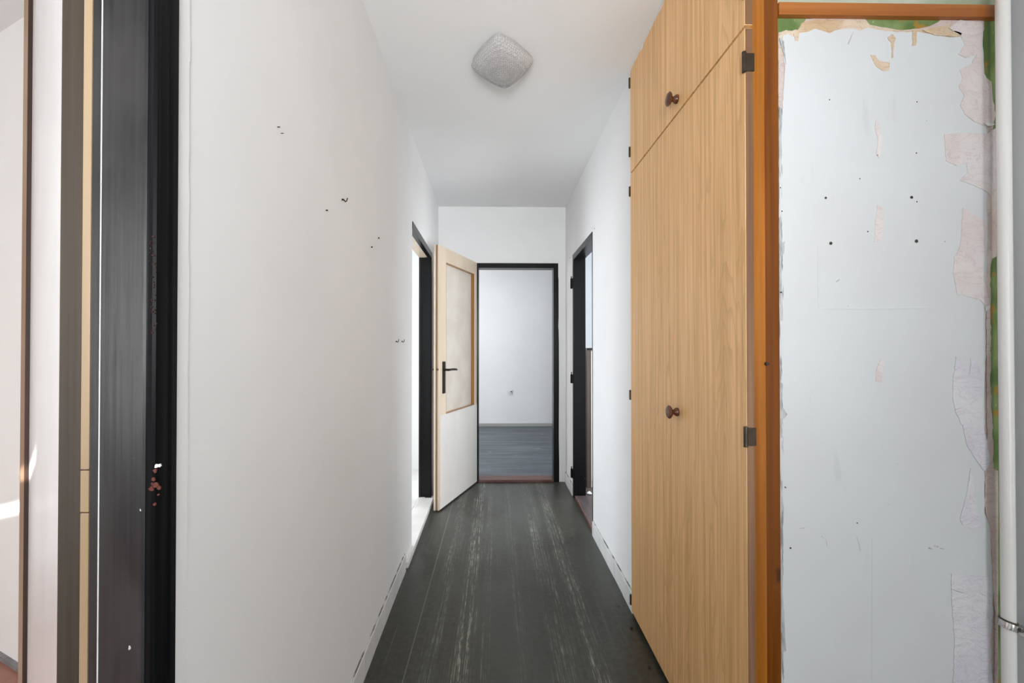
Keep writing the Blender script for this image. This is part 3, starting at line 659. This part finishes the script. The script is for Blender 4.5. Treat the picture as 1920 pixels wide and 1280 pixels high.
P = [('M_pink', [(1800, 38), (1843, 42), (1841, 80), (1842, 125), (1850, 150), (1858, 172), (1860, 232), (1846, 235), (1828, 228), (1810, 214), (1800, 196), (1808, 180), (1798, 160), (1806, 146), (1800, 130), (1822, 118), (1832, 100), (1812, 108), (1797, 102), (1810, 84), (1800, 66), (1780, 52)]),
     ('M_pink', [(1771, 252), (1800, 248), (1850, 250), (1868, 240), (1868, 350), (1857, 364), (1838, 352), (1820, 345), (1800, 338), (1814, 322), (1812, 306), (1795, 311), (1774, 302)]),
     ('M_pink', [(1806, 390), (1826, 402), (1846, 413), (1850, 430), (1844, 446), (1847, 480), (1843, 520), (1855, 560), (1850, 574), (1838, 562), (1795, 552), (1787, 510), (1790, 482), (1800, 462), (1803, 430)]),
     ('M_lav', [(1793, 668), (1806, 688), (1818, 702), (1821, 672), (1833, 680), (1840, 700), (1844, 800), (1852, 830), (1856, 868), (1846, 884), (1830, 862), (1815, 838), (1806, 800), (1792, 772), (1787, 750), (1788, 710)]),
     ('M_lav', [(1820, 878), (1828, 920), (1834, 962), (1838, 984), (1822, 992), (1806, 984), (1800, 975), (1812, 930)]),
     ('M_lav', [(1784, 1074), (1812, 1078), (1856, 1082), (1862, 1150), (1856, 1210), (1862, 1290), (1840, 1340), (1800, 1330), (1788, 1280), (1790, 1200), (1785, 1130)]),
     ('M_strip', [(1850, 578), (1856, 590), (1856, 870), (1872, 884), (1872, 1420), (1864, 1420), (1866, 1150), (1861, 1070), (1858, 990), (1848, 960), (1847, 890), (1852, 860), (1850, 700)]),
     ('M_pink', [(1643, 223), (1649, 232), (1653, 255), (1652, 280), (1648, 296), (1643, 290), (1646, 262), (1641, 240)]),
     ('M_pink', [(1645, 385), (1654, 386), (1657, 420), (1656, 445), (1648, 454), (1639, 452), (1642, 420)]),
     ('M_pink', [(1651, 672), (1658, 682), (1654, 700), (1654, 716), (1643, 716), (1643, 694)]),
     ('M_peach', [(1632, 103), (1641, 103), (1650, 115), (1668, 116), (1667, 131), (1655, 133), (1643, 124)]),
     ('M_peach', [(1664, 70), (1674, 64), (1680, 72), (1676, 82), (1675, 108), (1672, 109), (1672, 80)]),
     ('M_peach', [(1712, 57), (1720, 57), (1718, 85), (1711, 86)]),
     ('M_peach', [(1730, 56), (1762, 60), (1790, 58), (1804, 62), (1800, 69), (1752, 66)]),
     ('M_peach', [(1489, 62), (1499, 62), (1497, 76), (1491, 75)]),
     ('M_greychip', [(1462, 70), (1470, 78), (1474, 120), (1471, 108), (1466, 92)]),
     ('M_greychip', [(1462, 215), (1466, 214), (1465, 250), (1466, 290), (1463, 330), (1461, 330)]),
     ('M_greychip', [(1461, 410), (1464, 405), (1466, 455), (1472, 452), (1470, 476), (1465, 480), (1466, 560), (1469, 600), (1462, 602)]),
     ('M_greychip', [(1462, 715), (1468, 720), (1466, 760), (1476, 776), (1470, 786), (1465, 784), (1468, 820), (1462, 822)]),
     ('M_greychip', [(1462, 1060), (1468, 1062), (1467, 1090), (1474, 1220), (1468, 1222), (1464, 1120)])]
MM = dict(M_pink=M_pink, M_lav=M_lav, M_strip=M_strip, M_peach=M_peach, M_greychip=M_greychip)
NM = dict(M_pink=('torn_paper', 'torn pink paper scrap'), M_lav=('torn_paper', 'torn lavender-white paper scrap'), M_strip=('paper_strip', 'dusty pink paper strip along the pipe'),
          M_peach=('glue_patch', 'peach-brown glue patch'), M_greychip=('chipped_paint', 'grey chipped paint beside the post'))
for i, (mn, pts) in enumerate(P):
    layer(NM[mn][0], pts, YP - 0.0040 - (0.0004 if mn == 'M_lav' else 0), YP - 0.0030, MM[mn], 0.9 if mn != 'M_greychip' else 0.6, 6, label=NM[mn][1])
# lifted flakes
for pts, tilt in (([(1846, 230), (1866, 232), (1862, 236), (1852, 236)], 0.004), ([(1849, 575), (1857, 572), (1855, 580), (1849, 582)], 0.004)):
    layer('paper_flake', pts, YP - 0.004 - tilt, YP - 0.004 - tilt + 0.001, M_white, 0.2, 9)
layer('paint_ridge', [(1536, 576), (1600, 577), (1660, 576), (1741, 574), (1741, 577), (1660, 579), (1600, 579.5), (1536, 579)], YP - 0.0043, YP - 0.0030, M_ridge, 0.15, 30, label='faint ledge left by a removed board')
layer('paint_ridge', [(1532.5, 460), (1534, 460), (1535.5, 578), (1534, 578)], YP - 0.0035, YP - 0.0030, M_panel, 0.1, 30)
layer('paint_ridge', [(1635.5, 1010), (1638.5, 1010), (1637.5, 1400), (1633.5, 1400)], YP - 0.0036, YP - 0.0030, M_panel, 0.2, 40)
layer('edge_strip', [(1460.5, 200), (1467, 205), (1466, 420), (1469, 560), (1466, 700), (1470, 900), (1468, 1100), (1470, 1300), (1468, BOT), (1460.5, BOT)], YP - 0.0034, YP - 0.0030, M_edgeblotch, 0.7, 6, label='blotchy grey-white edge beside the post')
for (px, py, r) in ((1548, 371, 2.3), (1709, 370, 2.8), (1719, 378, 1.2), (1557.5, 456, 3.0), (1718, 452, 3.2), (1555, 187, 1.1), (1719, 191, 1.1), (1612, 335, 1.1), (1627, 434, 1.3), (1645, 291, 1.2), (1718, 287, 1.2),
                    (1466, 396, 1.3), (1464, 548, 1.6), (1482, 1027, 1.8), (1607, 980, 1.2), (1463, 352, 1.2)):
    bm = bmesh.new(); c = atY(px, py, YP - 0.0032); rr = r * (YP) / F
    lathe(bm, [(0, rr * 0.8), (0.0012, rr)], (c.x, YP - 0.0028, c.z), (0, -1, 0), 12)
    if r > 2: o = obj('screw_hole', bm, M_dark, sp_)
    else: o = obj('nail_hole', bm, M_dark, sp_)
def scratch(bm, pts, Y, wpx):
    for (a, b) in zip(pts, pts[1:]):
        A = Vector(a); Bv = Vector(b); n = (Bv - A).normalized(); n = Vector((-n.y, n.x)) * wpx / 2
        q = [A + n, Bv + n, Bv - n, A - n]; w3 = [atY(p.x, p.y, Y) for p in q]
        slab(bm, [(v.x, v.z) for v in w3], Y - 0.0004, Y + 0.0004)
bm = bmesh.new()
scratch(bm, [(1498, 990.5), (1509, 989.5)], YP - 0.0031, 1.0); scratch(bm, [(1540, 1005), (1549, 1011), (1551, 1024)], YP - 0.0031, 1.0)
scratch(bm, [(1606, 1006), (1611, 1020), (1613, 1033)], YP - 0.0031, 0.8); scratch(bm, [(1741, 1027), (1748, 1029)], YP - 0.0031, 3); scratch(bm, [(1751, 1023), (1759, 1025)], YP - 0.0031, 3)
scratch(bm, [(1762, 1028), (1770, 1029)], YP - 0.0031, 1.2); scratch(bm, [(1783, 1104), (1808, 1112)], YP - 0.0046, 1.4); scratch(bm, [(1568, 528), (1574, 524)], YP - 0.0031, 2)
scratch(bm, [(1590, 83), (1600, 60)], YP - 0.0031, 1.6)
o = obj('scratches', bm, M_greychip, sp_); o['kind'] = 'stuff'

# ------------------------------------------------------------------ pipe and clamp
pr = 0.0135; pY = YP - 0.040; pc = atY(1886, 640, pY)
pp = thing('water_pipe', (pc.x, pY, 0), 'white enamelled vertical pipe at the right edge beside the wardrobe side', 'pipe')
bm = bmesh.new(); tube(bm, (pc.x, pY, 0), (pc.x, pY, H - 0.002), pr, 32); obj('pipe', bm, M_pipe, pp, smooth=True)
cz = atY(1885, 1178, pY - pr).z
cl = thing('pipe_clamp', (pc.x, pY, cz), 'chrome clamp ring around the white pipe near the floor', 'clamp')
def ring(bm, c, r0, h, t, tilt, seg=40):
    R = Matrix.Rotation(tilt, 3, 'Y')
    vs = []
    for i in range(seg):
        a = 6.2832 * i / seg; cs, sn = math.cos(a), math.sin(a)
        vs.append([bm.verts.new(Vector(c) + R @ Vector((cs * r, sn * r, z))) for r, z in ((r0, -h/2), (r0 + t, -h/2), (r0 + t*1.2, 0), (r0 + t, h/2), (r0, h/2))])
    for i in range(seg):
        A = vs[i]; C = vs[(i+1) % seg]
        for j in range(5): bm.faces.new((A[j], A[(j+1) % 5], C[(j+1) % 5], C[j]))
bm = bmesh.new(); ring(bm, (pc.x, pY, cz), pr + 0.0005, 0.016, 0.0035, math.radians(14)); obj('band', bm, M_chrome, cl, smooth=True)
bm = bmesh.new(); ring(bm, (pc.x, pY, cz + 0.011), pr + 0.0005, 0.004, 0.003, math.radians(14)); o = obj('rubber_lining', bm, M_brownedge, cl, smooth=True)
bm = bmesh.new()
sx = pc.x + 0.011
box(bm, sx, sx + 0.016, pY - 0.024, pY - 0.006, cz - 0.017, cz + 0.004)
obj('lug', bm, M_chrome, cl, bevel=0.002)
bm = bmesh.new(); tube(bm, (sx + 0.008, pY - 0.028, cz - 0.006), (sx + 0.008, pY - 0.004, cz - 0.006), 0.0045, 6); lathe(bm, [(0, 0.0075), (0.004, 0.0075)], (sx + 0.008, pY - 0.0275, cz - 0.006), (0, -1, 0), 6); obj('screw', bm, M_chrome, cl)
bm = bmesh.new(); tube(bm, (sx + 0.004, pY - 0.006, cz - 0.004), (XE - 0.001 if XE > sx + 0.01 else sx + 0.05, pY - 0.006, cz - 0.006), 0.004, 12); obj('bracket_rod', bm, M_chrome, cl)

# ------------------------------------------------------------------ ceiling lamp
lc = (atZ(941, 116, 2.555)); 
lamp = thing('ceiling_lamp', (0.027, 1.857, H), 'square pressed-glass ceiling lamp set cornerwise on the white ceiling', 'lamp')
bm = bmesh.new()
prof = [(0.0, 0.90), (0.006, 0.97), (0.020, 1.0), (0.032, 0.985), (0.048, 0.90), (0.060, 0.74), (0.069, 0.52), (0.075, 0.28), (0.077, 0.08)]
NS = 96; rings = []
ax, ay, rot = 0.142, 0.164, math.radians(-7)
for dz, s in prof:
    rr = []
    for i in range(NS):
        a = 6.28318 * i / NS; c_, s_ = math.cos(a), math.sin(a)
        n = 1.16 + 1.0 * (1 - s)
        rad = (abs(c_) ** n + abs(s_) ** n) ** (-1 / n) * s
        x, y = c_ * rad * ax, s_ * rad * ay
        xr = x * math.cos(rot) - y * math.sin(rot); yr = x * math.sin(rot) + y * math.cos(rot)
        rr.append(bm.verts.new((0.027 + xr, 1.857 + yr, H - 0.004 - dz)))
    rings.append(rr)
for a, b in zip(rings, rings[1:]):
    for i in range(NS): bm.faces.new((a[i], a[(i+1) % NS], b[(i+1) % NS], b[i]))
bm.faces.new(rings[-1]); bm.faces.new(rings[0][::-1])
obj('glass_shade', bm, M_lamp, lamp, smooth=True)
bm = bmesh.new(); lathe(bm, [(0, 0.055), (0.004, 0.055)], (0.027, 1.857, H - 0.0038), (0, 0, 1), 28); obj('base_plate', bm, M_white, lamp)

# ------------------------------------------------------------------ nails and hooks
def hook(name, px, py, side, r, kind, label, group=None):
    X = XR if side > 0 else None
    if side < 0:
        X = -0.5
        for _ in range(4): q = atX(px, py, X); X = XL(q.y)
    q = atX(px, py, X); s = -side; g = r / 0.003
    bm = bmesh.new()
    tube(bm, (X - s*0.002, q.y, q.z), (X + s*0.006, q.y, q.z), r, 8)
    if kind == 'hook':
        polytube(bm, [(X + s*0.006, q.y, q.z), (X + s*0.009, q.y + 0.008*g, q.z - 0.004*g), (X + s*0.010, q.y + 0.016*g, q.z + 0.001*g), (X + s*0.011, q.y + 0.020*g, q.z + 0.012*g)], r * 0.55, 8)
    tag(obj(name, bm, M_metalblack if side < 0 else M_chrome, origin=(X, q.y, q.z)), label, 'hook' if kind == 'hook' else 'nail', group)
hook('wall_hook', 641, 374, -1, 0.0030, 'hook', 'largest bent metal hook on the left wall, upper middle')
hook('nail', 611, 394, -1, 0.0019, 'nail', 'small nail just left of and below the largest hook on the left wall')
hook('nail', 520, 238, -1, 0.0010, 'nail', 'highest faint nail on the left wall near the camera')
hook('nail', 527, 250, -1, 0.0008, 'nail', 'faint nail just below the highest one on the left wall')
hook('nail', 709, 446, -1, 0.0028, 'nail', 'upper of two nails beside the top of the left doorway')
hook('nail', 696, 463, -1, 0.0028, 'nail', 'lower of two nails beside the top of the left doorway')
hook('wall_hook', 742, 640, -1, 0.0030, 'hook', 'small hook at eye level left of the left doorway, nearer one')
hook('wall_hook', 753, 640, -1, 0.0030, 'hook', 'small hook at eye level left of the left doorway, closer to the frame')
hook('wall_hook', 1115, 428, 1, 0.0030, 'hook', 'small hook above the near corner of the right doorway')
hook('nail', 1069, 483, 1, 0.0040, 'nail', 'small nail above the far corner of the right doorway')

# far socket
c = atY(955.5, 736, 6.56)
so = thing('wall_socket', (c.x, 6.56, c.z), 'small white wall socket in the room beyond the far doorway', 'socket')
obj('plate', B((c.x - 0.040, c.x + 0.040, 6.550, 6.56, c.z - 0.040, c.z + 0.040)), M_white, so, bevel=0.003)
bm = bmesh.new(); lathe(bm, [(0, 0.026), (0.004, 0.026), (0.005, 0.022)], (c.x + 0.002, 6.550, c.z), (0, -1, 0), 20); obj('outlet', bm, M_ridge, so)
bm = bmesh.new(); lathe(bm, [(0, 0.010), (0.008, 0.008)], (c.x + 0.024, 6.550, c.z + 0.018), (0, -1, 0), 10); obj('pin', bm, M_dark, so)

# crumbs on the lino
for (px, py, r, lab) in ((1184, 1178, 0.0055, 'dark crumb on the floor close to the wardrobe'), (1218, 1252, 0.0050, 'dark crumb on the floor by the wardrobe, nearest the camera'), (1160, 1137, 0.0028, 'tiny dark crumb on the floor beside the right skirting')):
    q = atZ(px, py, 0); bm = bmesh.new(); lathe(bm, [(0, r * .6), (r * .5, r), (r * 1.0, r * .8), (r * 1.4, r * .3)], (q.x, q.y, 0), (0, 0, 1), 7)
    tag(obj('crumb', bm, M_dark, origin=(q.x, q.y, 0)), lab, 'debris')

for o in bpy.data.objects:
    if '_o' in o: del o['_o']
